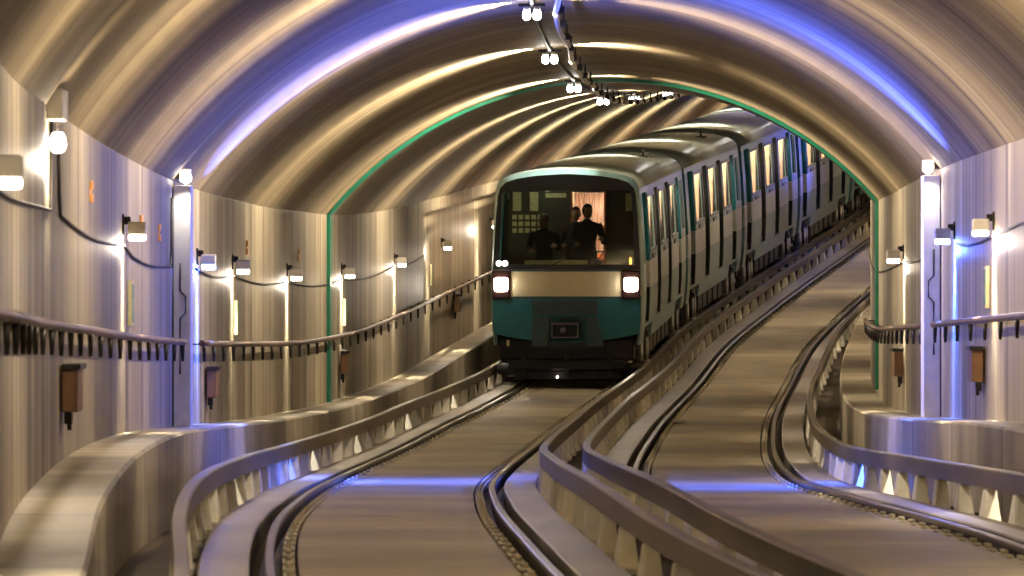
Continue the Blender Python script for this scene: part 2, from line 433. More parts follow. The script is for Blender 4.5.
# ------------------------------------------------------------------ wall lamps
bm = bmesh.new(); box(bm, .0, .14, -.09, .09, .0, .10, .012); me_house = mesh_of(bm, 'housing', M['housing'])
bm = bmesh.new(); box(bm, -.043, .02, -.03, .03, .08, .14, .006); box(bm, -.043, -.03, -.07, .07, .0, .16, .004); me_brk = mesh_of(bm, 'bracket', M['darkmet'])
bm = bmesh.new(); box(bm, .006, .134, -.084, .084, -.045, .002, .01); me_lensw = mesh_of(bm, 'diffuser', M['lampw']); 
me_lensb = me_lensw.copy(); me_lensb.materials[0] = M['lampb']
WARM = (1, .84, .65)
def wall_lamp(Z, s, h, label, blue=False, power=None, name='wall_lamp'):
    p = pos(Z, s*(TW-.045), h, 'W'); e = empty(name, p, (0, 0, 0 if s < 0 else PI))
    tag(e, label, 'lamp', 'lamps along the tunnel walls')
    inst('housing', me_house, e); inst('bracket', me_brk, e); inst('diffuser', me_lensb if blue else me_lensw, e)
    ptlight('wall_light', pos(Z, s*(TW-.12), h-.09, 'W'), (.06, .13, 1) if blue else WARM, power or (40 if blue else 19), .05)
    arealight('down_light', pos(Z, s*(TW-.10), h-.045, 'W'), (s*.06, -.06, -1), (.05, .14, 1) if blue else (1,.86,.62), 150 if blue else 42, .08, .12, 80)
    if blue:
        arealight('blue_uplight', pos(Z, s*(TW-.24), h+.16, 'W'), (-s*1, -.40, .85), (.06, .11, 1), 330, .1, .1, 118)
        if Z < 100: arealight('blue_floor_beam', pos(Z, s*(TW-.26), h-.05, 'W'), (-s*1, -.02, -.82), (.05, .12, 1), 170, .05, .1, 115)
for Z, h, lab, bl in [
    (15, 2.1, '', 0), (25, 2.1, '', 0),
    (31.8, 1.98, 'nearest wall lamp on the left, cut by the photo edge', 0),
    (57, 2.10, 'warm left wall lamp between the big box lamp and the white pilaster', 0),
    (70.9, 2.06, 'blue glowing wall lamp on the left wall just behind the white pilaster', 1),
    (77, 2.08, 'warm left wall lamp, first one beyond the blue lamp', 0),
    (87, 2.08, 'warm left wall lamp just in front of the green ring', 0),
    (98, 2.08, 'warm wall lamp on the left wall immediately behind the green ring', 0),
    (110, 2.05, 'warm wall lamp on the left wall, second one behind the green ring', 0),
    (121, 2.05, 'warm wall lamp in the recessed left wall nearest the train front', 0),
    (133, 2.1, '', 0), (145, 2.1, '', 0), (157, 2.1, '', 0), (178, 2.1, '', 0)]:
    wall_lamp(Z, -1, h, lab or 'warm box lamp on the left tunnel wall', bool(bl))
for Z, h, lab, bl in [
    (18, 2.1, '', 0), (29, 2.1, '', 0), (40, 2.1, '', 0), (51, 2.1, '', 0),
    (62, 2.05, 'bright warm right wall lamp nearest the right edge of the photo', 0),
    (67.3, 2.07, 'blue glowing wall lamp on the right wall beside the white pilaster', 1),
    (80, 2.05, 'warm wall lamp on the right wall just before the green ring', 0),
    (146, 2.1, '', 0), (159, 2.1, '', 0),
    (174, 2.1, 'blue glowing lamp on the right wall far along the train', 1), (186, 2.1, '', 0)]:
    wall_lamp(Z, 1, h, lab or 'warm box lamp on the right tunnel wall', bool(bl))
# tall box lamp near left
p = pos(44.8, -(TW-.005), 2.56, 'W'); e = empty('box_lamp', p)
tag(e, 'large cream box lamp with round bulb high on the near left wall', 'lamp')
bm = bmesh.new(); box(bm, .0, .10, -.3, .3, 0, .19, .012); mk('housing', bm, M['housing'], e)
bm = bmesh.new(); box(bm, -.02, .05, -.05, .05, .1, .28, .01); mk('bracket', bm, M['darkmet'], e)
bm = bmesh.new(); lathe(bm, (.055,0,-.07), (0,0,-1), [(0,.03),(.03,.045),(.07,.052),(.11,.04),(.125,.015)], 16)
mk('bulb', bm, M['lampw'], e)
bm = bmesh.new(); cyl(bm, (.055,0,0), (.055,0,-.075), .015, n=10); mk('stem', bm, M['darkmet'], e)
ptlight('box_light', p+Vector((.10, -.12, -.25)), WARM, 40, .06)
# white pilasters with top lamps
for s, Z in ((-1, 66.7), (1, 70.0)):
    b0 = (BL if s < 0 else BR)(Z)-W(Z)-TILT*(s*TW+TW)
    p = pos(Z, s*(TW-.012), b0, 'W'); e = empty('pilaster', p, (0,0,0 if s < 0 else PI))
    tag(e, 'tall white pilaster standing on the %s ledge beside a blue lamp' % SIDE[s], 'pilaster', 'white pilasters beside the blue lamps')
    H = 2.72-b0
    bm = bmesh.new(); box(bm, 0, .155, -.25, .25, 0, H, .008); mk('panel', bm, M['white'], e)
    bm = bmesh.new(); y = -.26*(1 if s < 0 else -1)
    tube(bm, [(.06,y,H-.7),(.06,y,H-.95),(.11,y,H-1.0),(.11,y,H-1.15),(.06,y,H-1.2),(.06,y,H-1.7)], .009, 6); mk('cable', bm, M['cable'], e)
    q = pos(Z-.1, s*(TW-.03), 2.76, 'W'); e2 = empty('spot_lamp', q, (0,0,0 if s < 0 else PI))
    tag(e2, 'small white spot lamp on top of the %s white pilaster' % SIDE[s], 'lamp')
    bm = bmesh.new(); box(bm, .03, .14, -.07, .07, -.01, .11, .015); mk('housing', bm, M['white'], e2)
    bm = bmesh.new(); lathe(bm, (.095,-.08*(1 if s < 0 else -1),.03), (0,-1 if s < 0 else 1,-.3), [(0,.03),(.02,.05),(.05,.045),(.06,.02)], 14); mk('bulb', bm, M['lampw'], e2)
    bm = bmesh.new(); box(bm, -.02, .03, -.03, .03, .02, .16, .005); mk('bracket', bm, M['darkmet'], e2)
    arealight('spot_down', q+Vector((-s*.10, -.30, -.02)), (0, .10, -1), (1,.93,.84), 1.6, .05, .05, 110)

# signs, boxes, marks
signs = [(77.4,-1,'below the first lamp beyond the blue lamp on the left wall'),(98.4,-1,'below the lamp just behind the green ring'),
         (121.6,-1,'below the lamp nearest the train'),(58.0,-1,'below the lamp before the left white pilaster'),(62.6,1,'below the bright lamp on the right wall')]
bm = bmesh.new(); box(bm, 0, .035, -.12, .12, .0, .36, .006); me_sign = mesh_of(bm, 'plate', M['yellow'])
bm = bmesh.new(); box(bm, .0352, .038, -.10, .10, .03, .12); box(bm, .0352, .038, -.04, .04, .10, .24); box(bm, .0352, .038, -.09, .09, .22, .33); me_sg = mesh_of(bm, 'pictogram', M['signgreen'])
for Z, s, lab in signs:
    uw = TW+(.22 if 117 < Z < 137 and s < 0 else 0)
    e = empty('wall_sign', pos(Z, s*(uw-.002), 1.40, 'W'), (0,0,0 if s < 0 else PI))
    tag(e, 'narrow cream sign '+lab, 'sign', 'small signs below the wall lamps')
    inst('plate', me_sign, e); inst('pictogram', me_sg, e)
boxes = [(47,-1,'near left wall below the hanging hooks'),(72.5,-1,'left wall just beyond the white pilaster'),
         (97.6,-1,'left wall just behind the green ring'),(127,-1,'recessed left wall beside the train front'),
         (63.3,1,'right wall under the hooks near the photo edge'),(80,1,'right wall just before the green ring')]
bm = bmesh.new(); box(bm, 0, .10, -.3, .3, .04, .32, .01); me_bx = mesh_of(bm, 'cabinet', M['rust'])
bm = bmesh.new(); box(bm, -.0, .12, -.33, .33, .31, .345, .004); me_lid = mesh_of(bm, 'lid', M['darkmet'])
bm = bmesh.new(); box(bm, 0, .05, -.08, .08, -.04, .05, .004); cyl(bm, (.03,0,-.04), (.03,0,-.08), .015, n=8); me_ft = mesh_of(bm, 'cable_gland', M['darkmet'])
for Z, s, lab in boxes:
    uw = TW+(.22 if 117 < Z < 137 and s < 0 else 0)
    e = empty('junction_box', pos(Z, s*(uw-.02), .74, 'W'), (0,0,0 if s < 0 else PI))
    tag(e, 'rust brown junction box on the '+lab, 'box', 'brown boxes low on the tunnel walls')
    inst('cabinet', me_bx, e); inst('lid', me_lid, e); inst('cable_gland', me_ft, e)
marks = [(51.6,-1,2.22,'between the big box lamp and the next lamp'),(60.2,-1,2.17,'beyond the second lamp, before the pilaster'),
         (63.8,-1,2.17,'just before the left white pilaster'),(79.5,-1,2.27,'beside the first lamp past the blue one'),(89.2,-1,2.27,'beside the lamp before the green ring')]
bm = bmesh.new(); box(bm, 0, .02, -.10, .10, 0, .06, .004); box(bm, 0, .02, -.10, .10, .09, .15, .004); box(bm, 0, .005, -.10, .10, .05, .1); me_mk = mesh_of(bm, 'marker_plate', M['orange'])
for Z, s, h, lab in marks:
    o = inst('marker_plate', me_mk, None, pos(Z, s*(TW-.002), h, 'W'))
    tag(o, 'tiny orange plate on the left wall '+lab, 'plate', 'orange plates on the left wall')

# hook racks
def rack(za, zb, s, lab):
    uw = lambda Z: s*(TW+(.22 if 117 < Z < 137 and s < 0 else 0)-.13)
    org = pos(za, uw(za), 1.30, 'W'); e = empty('cable_rack', org)
    rh = lambda Z: 1.30+.007*max(0, 44-Z)
    tag(e, 'brown pipe with short hooks on the '+lab, 'cable rack', 'hook racks along the tunnel walls')
    bm = bmesh.new(); tube(bm, [pos(Z, s*(TW-.13), rh(Z), 'W')-org for Z in frange(za, zb, 1)], .03, 10)
    mk('pipe', bm, M['brown'], e)
    for Z in frange(za+.4, zb-.3, 1.75)[:100]: inst('hook', me_hook, e, pos(Z, s*(TW-.13), rh(Z), 'W')-org, (0,0,0 if s < 0 else PI))
bm = bmesh.new(); box(bm, -.125, .01, -.012, .012, -.014, .0); cyl(bm, (0,0,-.02), (0,0,-.17), .022, .012, n=8); me_hook = mesh_of(bm, 'hook', M['darkmet'])
rack(24, 66.0, -1, 'near left wall in front of the white pilaster')
rack(69.4, 142, -1, 'left wall from the blue lamp to the train')
rack(24, 68.6, 1, 'right wall in front of the white pilaster')
rack(70.9, 99, 1, 'right wall behind the white pilaster')
# cables lamp to lamp
def wcable(pts, lab):
    bm = bmesh.new(); org = pos(*pts[0])
    tube(bm, [pos(*q)-org for q in pts], .011, 6)
    o = mk('wall_cable', bm, M['cable'], loc=org); tag(o, lab, 'cable', 'thin black cables linking the wall lamps')
def run(a, b, s, h=2.02):
    return [(Z, s*(TW-.012), h-.05*math.sin(PI*(Z-a)/(b-a)), 'W') for Z in frange(a, b, 1.5)]
wcable(run(24,44.9,-1)+[(45.0,-(TW-.012),2.1,'W'),(45.1,-(TW-.012),2.6,'W')], 'thin black cable on the near left wall rising to the big box lamp')
wcable([(46.2,-(TW-.012),2.5,'W'),(46.3,-(TW-.012),2.15,'W')]+run(46.5,57,-1)+run(57,65.9,-1,1.98)[1:]+[(66.1,-(TW-.012),2.1,'W'),(66.2,-(TW-.012),2.6,'W')], 'thin black cable sagging along the left wall to the white pilaster')
wcable(run(70.5,77,-1)+run(77,87,-1)[1:]+run(87,98,-1)[1:]+run(98,110,-1)[1:]+run(110,116.9,-1)[1:], 'thin black cable on the left wall from blue lamp past the green ring')
wcable(run(24,62,1,2.06)[:24]+run(62,67,1)[1:], 'thin black cable on the near right wall to the bright lamp')
wcable(run(70.4,80,1)+run(80,110,1)[1:], 'thin black cable on the right wall behind the white pilaster')

# ------------------------------------------------------------------ train
PX = [(.0,.62),(1.19,.62),(1.235,1.0),(1.25,1.4),(1.245,1.9),(1.21,2.6),(1.165,3.15)]      # half side profile (x, z)
def sx(z):
    for (xa, za), (xb, zb) in zip(PX[1:], PX[2:]):
        if z <= zb: return xa+(xb-xa)*max(0, (z-za))/(zb-za) if zb != za else xa
    return PX[-1][0]
ROOF = [(1.165,3.15),(1.145,3.23),(1.08,3.31),(.95,3.375),(.75,3.42),(.50,3.455),(.25,3.475),(0,3.48)]
CL = 16.6
DOORW = 1.32
doors = [1.75+k*4.15 for k in range(4)]      # door centres along the car
def sidebox(bm, s, y0, y1, z0, z1, out0, out1, mi=0, n=1):
    """slab following the side profile; out = offsets outward of the two faces"""
    zz = [z0+(z1-z0)*i/n for i in range(n+1)]
    grid = {}
    for i, z in enumerate(zz):
        for a, out in enumerate((out0, out1)):
            for j, y in enumerate((y0, y1)): grid[i,a,j] = bm.verts.new((s*(sx(z)+out), y, z))
    for i in range(n):
        for j in (0, 1): bm.faces.new((grid[i,0,j], grid[i,1,j], grid[i+1,1,j], grid[i+1,0,j])).material_index = mi
        for a in (0, 1): bm.faces.new((grid[i,a,0], grid[i,a,1], grid[i+1,a,1], grid[i+1,a,0])).material_index = mi
    bm.faces.new((grid[0,0,0], grid[0,1,0], grid[0,1,1], grid[0,0,1])).material_index = mi
    bm.faces.new((grid[n,0,0], grid[n,1,0], grid[n,1,1], grid[n,0,1])).material_index = mi
cols_side = [M['bodygrey'], M['bodywhite'], M['teal'], M['blackgl']]
def side_mesh(s, y_start):
    bm = bmesh.new()
    edges = [y_start]+[e for d in doors for e in (d-DOORW/2, d+DOORW/2)]+[CL]
    spans = [(edges[i], edges[i+1]) for i in range(0, len(edges), 2)]
    # sills over and under the doors
    for a, b in spans:
        w = b-a
        sidebox(bm, s, a, b, .92, 1.48, -.05, 0, 0, 3)
        sidebox(bm, s, a, b, 1.48, 1.92, -.05, .0, 1, 2)
        sidebox(bm, s, a, b, 3.04, 3.15, -.05, 0, 0, 1)
        if w > 1.5:                                     # window bay: frames either side of the glass
            sidebox(bm, s, a, a+.24, 1.92, 3.04, -.05, 0, 0, 2)
            sidebox(bm, s, b-.24, b, 1.92, 3.04, -.05, 0, 0, 2)
            sidebox(bm, s, a+.24, b-.24, 1.92, 2.08, -.05, 0, 0, 1)
            sidebox(bm, s, a+.24, b-.24, 2.98, 3.04, -.05, 0, 0, 1)
            if a < 4: sidebox(bm, s, a+.04, a+.16, 1.92, 3.04, .0, .012, 2, 2)      # teal strips beside the doors
        else:
            sidebox(bm, s, a, b, 1.92, 3.04, -.05, 0, 2 if a < 1 else 0, 2)
    for d in doors:
        sidebox(bm, s, d-DOORW/2, d+DOORW/2, 3.06, 3.15, -.05, 0, 0, 1)
        k = doors.index(d); J0, J1 = d+DOORW/2-.05, d+DOORW/2-.002
        if k in (0, 3):
            sidebox(bm, s, J0, J1, 1.92, 3.06, -.13, -.004, 2, 3); sidebox(bm, s, J0, J1, 1.48, 1.92, -.13, -.004, 1, 2)
            sidebox(bm, s, J0, J1, .92, 1.48, -.13, -.004, 3, 2)
        else: sidebox(bm, s, J0, J1, .92, 3.06, -.13, -.004, 3, 4)
        sidebox(bm, s, d-.02, d+.02, .92, 3.06, -.105, -.07, 3, 4)
    for a, b, z in ((y_start, 1.15, .62), (1.15, 3.75, .86), (3.75, CL-3.75, .62), (CL-3.75, CL-1.15, .86), (CL-1.15, CL, .62)):
        sidebox(bm, s, a, b, z, .92, -.05, 0, 0, 2)
    return mesh_of(bm, 'side_panel', cols_side)
def window_meshes(s, which):
    bm = bmesh.new(); a, b = which
    sidebox(bm, s, a+.24, b-.24, 2.08, 2.98, -.03, -.022, 0, 1)
    g = mesh_of(bm, 'window_glass', M['window'])
    bm = bmesh.new()
    for (y0, y1, z0, z1) in ((a+.20,b-.20,2.04,2.09),(a+.20,b-.20,2.96,3.01),(a+.20,a+.25,2.09,2.96),(b-.25,b-.20,2.09,2.96)):
        sidebox(bm, s, y0, y1, z0, z1, -.02, .016, 0, 1)
    fr = mesh_of(bm, 'window_frame', M['blackgl'])
    bm = bmesh.new()
    for y in ((a+b)/2-.5,): sidebox(bm, s, y, y+.95, 1.93, 2.01, .0, .02, 0, 1)
    vt = mesh_of(bm, 'vent', M['blackgl'])
    return g, fr, vt
def door_mesh(s, y0, y1):
    bm = bmesh.new()
    sidebox(bm, s, y0, y1, .93, 2.05, -.14, -.10, 0, 3)
    sidebox(bm, s, y0, y0+.12, 2.05, 3.05, -.14, -.10, 0, 2); sidebox(bm, s, y1-.12, y1, 2.05, 3.05, -.14, -.10, 0, 2)
    sidebox(bm, s, y0+.12, y1-.12, 2.95, 3.05, -.14, -.10, 0, 1)
    m = mesh_of(bm, 'door_leaf', M['blackgl'])
    bm = bmesh.new(); sidebox(bm, s, y0+.12, y1-.12, 2.05, 2.95, -.125, -.115, 0, 1)
    return m, mesh_of(bm, 'door_glass', M['window'])
def roof_mesh():
    bm = bmesh.new(); n = 26
    pr = ROOF+[(-x, z) for x, z in ROOF[::-1][1:]]
    def ring(y, dz=0, sc=1): return [bm.verts.new((x*sc, y, z+dz if True else 0)) for x, z in pr]
    rows = [ring(y) for y in (.38, 4, 8, 12, CL)]
    for A, B in zip(rows, rows[1:]):
        for i in range(len(A)-1): bm.faces.new((A[i], A[i+1], B[i+1], B[i])).smooth = True
    bm.faces.new(rows[0]); bm.faces.new(rows[-1][::-1])
    bm.faces.new([rows[0][0], rows[0][-1], rows[-1][-1], rows[-1][0]]) if False else None
    return mesh_of(bm, 'roof', M['roof'])
def end_mesh(y0, y1):
    bm = bmesh.new()
    pr = [(x, z) for x, z in PX[1:]]+ROOF[1:]
    pr = pr+[(-x, z) for x, z in pr[::-1][1:]]
    A = [bm.verts.new((x*.97, y0, z-.01)) for x, z in pr]; B = [bm.verts.new((x*.97, y1, z-.01)) for x, z in pr]
    for i in range(len(A)): bm.faces.new((A[i], A[(i+1) % len(A)], B[(i+1) % len(A)], B[i]))
    bm.faces.new(A); bm.faces.new(B)
    return mesh_of(bm, 'end_wall', M['teal'])
SM = {s: side_mesh(s, .35) for s in (-1, 1)}
bays = [(doors[i]+DOORW/2, doors[i+1]-DOORW/2) for i in range(3)]
WM = {(s, i): window_meshes(s, bays[i]) for s in (-1, 1) for i in range(3)}
DM = {(s, i, k): door_mesh(s, d+(k-1)*DOORW/2+.01, d+k*DOORW/2-.01) for s in (-1, 1) for i, d in enumerate(doors) for k in (0, 1)}
RM = roof_mesh(); EM0 = end_mesh(.30, .36); EM1 = end_mesh(CL-.06, CL)
bm = bmesh.new(); box(bm, -1.17, 1.17, .36, CL-.06, .92, 1.04); me_floor = mesh_of(bm, 'car_floor', M['under'])
bm = bmesh.new()
box(bm, -1.05, 1.05, .5, CL-.3, .44, .80); 
for y in (4.9, 6.3, 7.8, 9.4, 10.9): 
    for s in (-1, 1): box(bm, s*1.12-(.0 if s > 0 else 0)-(.1 if s > 0 else -.1)-.1, s*1.12, y, y+1.1, .28, .66, .03)
me_under = mesh_of(bm, 'underframe', M['under'])
bm = bmesh.new(); box(bm, -.9, -.75, 1.9, CL-1.9, 3.04, 3.08); box(bm, .75, .9, 1.9, CL-1.9, 3.04, 3.08); me_strip = mesh_of(bm, 'light_strip', M['strip'])
bm = bmesh.new(); box(bm, -1.1, 1.1, 1.75, CL-.1, 3.09, 3.11); me_liner = mesh_of(bm, 'ceiling_panel', M['cream'])
bm = bmesh.new()
for a, b in bays:
    for s in (-1, 1):
        for y in (a+.15, b-.65):
            box(bm, min(s*1.10, s*.25), max(s*1.10, s*.25), y, y+.45, 1.05, 1.48, .03)
            box(bm, min(s*1.10, s*.25), max(s*1.10, s*.25), y+(.42 if y < (a+b)/2 else -.0), y+(.42 if y < (a+b)/2 else 0)+.08, 1.48, 1.98, .03)
me_seats = mesh_of(bm, 'bench_seats', M['seat'])
bm = bmesh.new()
for d in doors:
    for s in (-1, 1):
        for dy in ((-.72, .72) if d > 2 else (.72,)): box(bm, min(s*1.12, s*.62), max(s*1.12, s*.62), d+dy-.015, d+dy+.015, 1.05, 3.02)
me_screens = mesh_of(bm, 'draught_screen', M['cream'])
bm = bmesh.new()
lathe(bm, (-.15,0,0), (1,0,0), [(0,.20),(0.001,.40),(.03,.475),(.08,.49),(.22,.49),(.27,.475),(.299,.40),(.30,.20)], 28, 0)
lathe(bm, (-.17,0,0), (1,0,0), [(0,.08),(.0,.19),(.34,.19),(.34,.08)], 18, 1)
me_tyre = mesh_of(bm, 'tyre', [M['black'], M['steel']])
bm = bmesh.new()
lathe(bm, (0,0,-.10), (0,0,1), [(0,.12),(0.001,.22),(.03,.27),(.17,.27),(.199,.22),(.20,.12)], 24, 0)
lathe(bm, (0,0,-.13), (0,0,1), [(0,.05),(0,.10),(.30,.10),(.30,.05)], 14, 1)
me_gtyre = mesh_of(bm, 'guide_tyre', [M['black'], M['steel']])
bm = bmesh.new()
box(bm, -.75, .75, -1.5, 1.5, .38, .56, .03); box(bm, -1.0, 1.0, -.25, .25, .50, .62, .02)
for y in (-1.45, 1.45): box(bm, -1.1, 1.1, y-.08, y+.08, .26, .40, .02)
for s in (-1, 1):
    box(bm, s*.84-.05, s*.84+.05, -1.4, 1.4, .34, .60, .02)
    for y in (-.35, .35): cyl(bm, (s*1.14, y, .30), (s*1.14, y+.08, .72), .055, n=10)
me_bogie = mesh_of(bm, 'bogie_frame', M['under'])
bm = bmesh.new(); box(bm, -.03, .05, -.25, .25, -.05, .05, .01); cyl(bm, (.0,-.1,0), (.0,-.15,.42), .03, n=8); cyl(bm, (.0,.1,0), (.0,.15,.42), .03, n=8)
me_shoe = mesh_of(bm, 'collector_shoe', M['steel'])
def place_car(i):
    z0 = 120.0+17.0*i; z1 = z0+CL
    a = pos(z0, -TR, .10); b = pos(z1, -TR, .10)
    d = (b-a).normalized()
    yaw = -math.atan2(d.x, d.y); pitch = math.asin(d.z)
    e = empty('metro_car', a, (pitch, 0, yaw))
    e.rotation_mode = 'XYZ'
    return e
labs = ['lead metro car with teal and beige front, headlights and dark windscreen',
        'second metro car of the train, right behind the lead car', 'third metro car of the train, between second and last visible car',
        'fourth metro car, partly cut off by the green ring', 'fifth metro car at the far end, in blue light behind the ring']
for i in range(5):
    e = place_car(i); tag(e, labs[i], 'train car', 'metro cars coupled in one train')
    inst('roof', RM, e)
    for s in (-1, 1):
        sp = inst('side_panel', SM[s], e)
        for k in range(3):
            g, fr, vt = WM[s, k]
            w = inst('window_frame', fr, e); inst('window_glass', g, w); inst('vent', vt, e)
        for k in range(4):
            for q in (0, 1):
                dl, dg = DM[s, k, q]; d_ = inst('door_leaf', dl, e); inst('door_glass', dg, d_)
    if i: inst('end_wall', EM0, e)
    inst('end_wall', EM1, e)
    inst('car_floor', me_floor, e); inst('underframe', me_under, e)
    inst('ceiling_panel', me_liner, e); inst('light_strip', me_strip, e)
    inst('bench_seats', me_seats, e); inst('draught_screen', me_screens, e)
    for yb in (2.45, CL-2.45):
        bg = inst('bogie_frame', me_bogie, e, (0, yb, 0))
        for s in (-1, 1):
            for dy in (-.98, .98): inst('tyre', me_tyre, bg, (s*1.0, dy, .435))
            for dy in (-1.5, 1.5): inst('guide_tyre', me_gtyre, bg, (s*.93, dy, .19))
            inst('collector_shoe', me_shoe, bg, (s*1.17, 0, .22))
    bm = bmesh.new(); cyl(bm, (.6,CL-3,3.43), (.6,CL-3,3.58), .02, n=8); box(bm, .5, .7, CL-3.3, CL-2.7, 3.40, 3.46, .01); mk('roof_antenna', bm, M['darkmet'], e)
    if i < 4:
        bm = bmesh.new(); cyl(bm, (0,CL-.1,.62), (0,CL+.5,.64), .1); mk('coupler', bm, M['under'], e)
        bm = bmesh.new()
        for k in range(5):
            y = CL+.02+k*.08; box(bm, -.75, .75, y, y+.045, .95, 3.2, .01)
        mk('gangway_bellows', bm, M['black'], e)
    if i == 0: lead = e

# --- lead car front
def outline(z):      # half width of the front face at height z
    t = [(.62,1.17),(1.0,1.205),(1.4,1.215),(1.9,1.20),(2.6,1.16),(3.05,1.125),(3.17,1.09),(3.26,1.0),(3.32,.82),(3.37,.5),(3.40,0)]
    for (za, xa), (zb, xb) in zip(t, t[1:]):
        if z <= zb: return xa+(xb-xa)*(z-za)/(zb-za)
    return 0
def fy(z): return .0 if z < 1.85 else (z-1.85)*.12       # the face leans back above the belt
def face_slab(name, z0, z1, mat, x0=None, x1=None, th=.06, off=0, n=10, parent=lead):
    bm = bmesh.new(); zz = [z0+(z1-z0)*i/n for i in range(n+1)]; L = []
    for z in zz:
        hw = outline(z)
        a = -hw if x0 is None else x0; b = hw if x1 is None else x1
        L.append([bm.verts.new((a, fy(z)+off, z)), bm.verts.new((b, fy(z)+off, z)), bm.verts.new((b, fy(z)+off+th, z)), bm.verts.new((a, fy(z)+off+th, z))])
    for A, B in zip(L, L[1:]):
        for k in range(4): bm.faces.new((A[k], A[(k+1)%4], B[(k+1)%4], B[k]))
    bm.faces.new(L[0]); bm.faces.new(L[-1])
    return mk(name, bm, mat, parent)
# windscreen surround: a black mask with one large opening
def mask():
    bm = bmesh.new()
    inner = [(x, z) for x, z in ((-1.10,1.93),(1.10,1.93),(1.06,3.04),(1.01,3.13),(-1.01,3.13),(-1.06,3.04))]
    outer = []
    zs_ = [1.84,2.1,2.4,2.7,2.9,3.05,3.11,3.17,3.22,3.26,3.29,3.32,3.35,3.37,3.39]
    rt = [(outline(z), z) for z in zs_]
    outer = rt+[(-x, z) for x, z in rt[::-1]]
    vo = [bm.verts.new((x, fy(z), z)) for x, z in outer]; vi = [bm.verts.new((x, fy(z), z)) for x, z in inner]
    eo = [bm.edges.new((vo[i], vo[(i+1)%len(vo)])) for i in range(len(vo))]
    ei = [bm.edges.new((vi[i], vi[(i+1)%len(vi)])) for i in range(len(vi))]
    bmesh.ops.triangle_fill(bm, edges=eo+ei, use_beauty=True)
    r = bmesh.ops.extrude_face_region(bm, geom=bm.faces[:])
    for v in r['geom']:
        if isinstance(v, bmesh.types.BMVert): v.co.y += .06
    o = mk('windscreen_surround', bm, M['blackgl'], lead)
    bm = bmesh.new(); q = [bm.verts.new((x, fy(z)+.02, z)) for x, z in inner]; bm.faces.new(q)
    r = bmesh.ops.extrude_face_region(bm, geom=bm.faces[:])
    for v in r['geom']:
        if isinstance(v, bmesh.types.BMVert): v.co.y += .008
    mk('windscreen', bm, M['windshield'], o)
mask()
# nose shell joining face to sides
bm = bmesh.new()
zz = [.62,.8,1.0,1.2,1.4,1.62,1.9,2.2,2.6,2.9,3.15]
for s in (-1, 1):
    rows = []
    for z in zz: rows.append([bm.verts.new((s*outline(z), fy(z)+.005, z)), bm.verts.new((s*(outline(z)+.02), fy(z)+.08, z)), bm.verts.new((s*sx(z), .36, z)), bm.verts.new((s*(sx(z)-.05), .36, z)), bm.verts.new((s*(outline(z)-.04), fy(z)+.07, z))])
    for A, B in zip(rows, rows[1:]):
        for k in range(5): bm.faces.new((A[k], A[(k+1)%5], B[(k+1)%5], B[k]))
    bm.faces.new(rows[0]); bm.faces.new(rows[-1])
mk('nose_corner', bm, M['bodygrey'], lead)
bm = bmesh.new()    # roof fairing above the windscreen
A = [bm.verts.new((x, fy(z)+.01, z)) for x, z in [(outline(z), z) for z in (3.15,3.21,3.27,3.31,3.345,3.375,3.39,3.40)]+[(-outline(z), z) for z in (3.39,3.375,3.345,3.31,3.27,3.21,3.15)]]
mp = [(1.165,3.15),(1.145,3.23),(1.08,3.31),(.95,3.375),(.75,3.42),(.50,3.455),(.25,3.475),(0,3.48)]; mp = mp+[(-x, z) for x, z in mp[::-1][1:]]
B = [bm.verts.new((x, .40, z)) for x, z in mp]
for k in range(len(A)-1): bm.faces.new((A[k], A[k+1], B[k+1], B[k])).smooth = True
mk('roof_fairing', bm, simple('fairing_blue_grey', (.10,.20,.25), .35), lead)
face_slab('beige_band', 1.405, 1.82, M['beige'])
face_slab('belt_trim', 1.815, 1.85, M['tealgrey'], off=-.005)
face_slab('belt_trim', 1.375, 1.41, M['tealgrey'], off=-.004)
# teal apron with an arched lower edge
bm = bmesh.new(); n = 24; T = []; Bt = []
for k in range(n+1):
    x = -1.2+2.4*k/n; zb = .66+.10*abs(x)**2
    T.append((x, 1.38)); Bt.append((x*.985, zb))
for dy in (0,):
    a = [bm.verts.new((x, 0, z)) for x, z in T]; b = [bm.verts.new((x, 0, z)) for x, z in Bt]
    c = [bm.verts.new((x, .07, z)) for x, z in T]; d = [bm.verts.new((x, .07, z)) for x, z in Bt]
    for k in range(n):
        bm.faces.new((a[k], a[k+1], b[k+1], b[k])); bm.faces.new((c[k], c[k+1], d[k+1], d[k]))
        bm.faces.new((a[k], a[k+1], c[k+1], c[k])); bm.faces.new((b[k], b[k+1], d[k+1], d[k]))
    for k in (0, n): bm.faces.new((a[k], b[k], d[k], c[k]))
mk('teal_apron', bm, M['teal'], lead)
# coupler recess
cr = empty('coupler_bay', (0, -.02, 0)); cr.parent = lead
bm = bmesh.new()
def prism(bm, pts, y0, y1):
    a = [bm.verts.new((x, y0, z)) for x, z in pts]; b = [bm.verts.new((x, y1, z)) for x, z in pts]
    for k in range(len(pts)): bm.faces.new((a[k], a[(k+1)%len(pts)], b[(k+1)%len(pts)], b[k]))
    bm.faces.new(a); bm.faces.new(b[::-1])
prism(bm, [(-.57,1.35),(.52,1.35),(.50,1.12),(-.55,1.12)], -.04, .03)
prism(bm, [(-.57,1.08),(-.30,1.08),(-.30,.60),(-.56,.60)], -.04, .03)
prism(bm, [(.33,1.08),(.50,1.08),(.60,.60),(.33,.60)], -.04, .03)
mk('bay_frame', bm, M['tealgrey'], cr)
bm = bmesh.new(); box(bm, -.29, .32, .02, .05, .58, 1.08); mk('bay_back', bm, M['blackgl'], cr)
bm = bmesh.new(); box(bm, -.26, .22, -.16, .03, .72, 1.0, .03); mk('coupler_head', bm, M['under'], cr)
bm = bmesh.new()
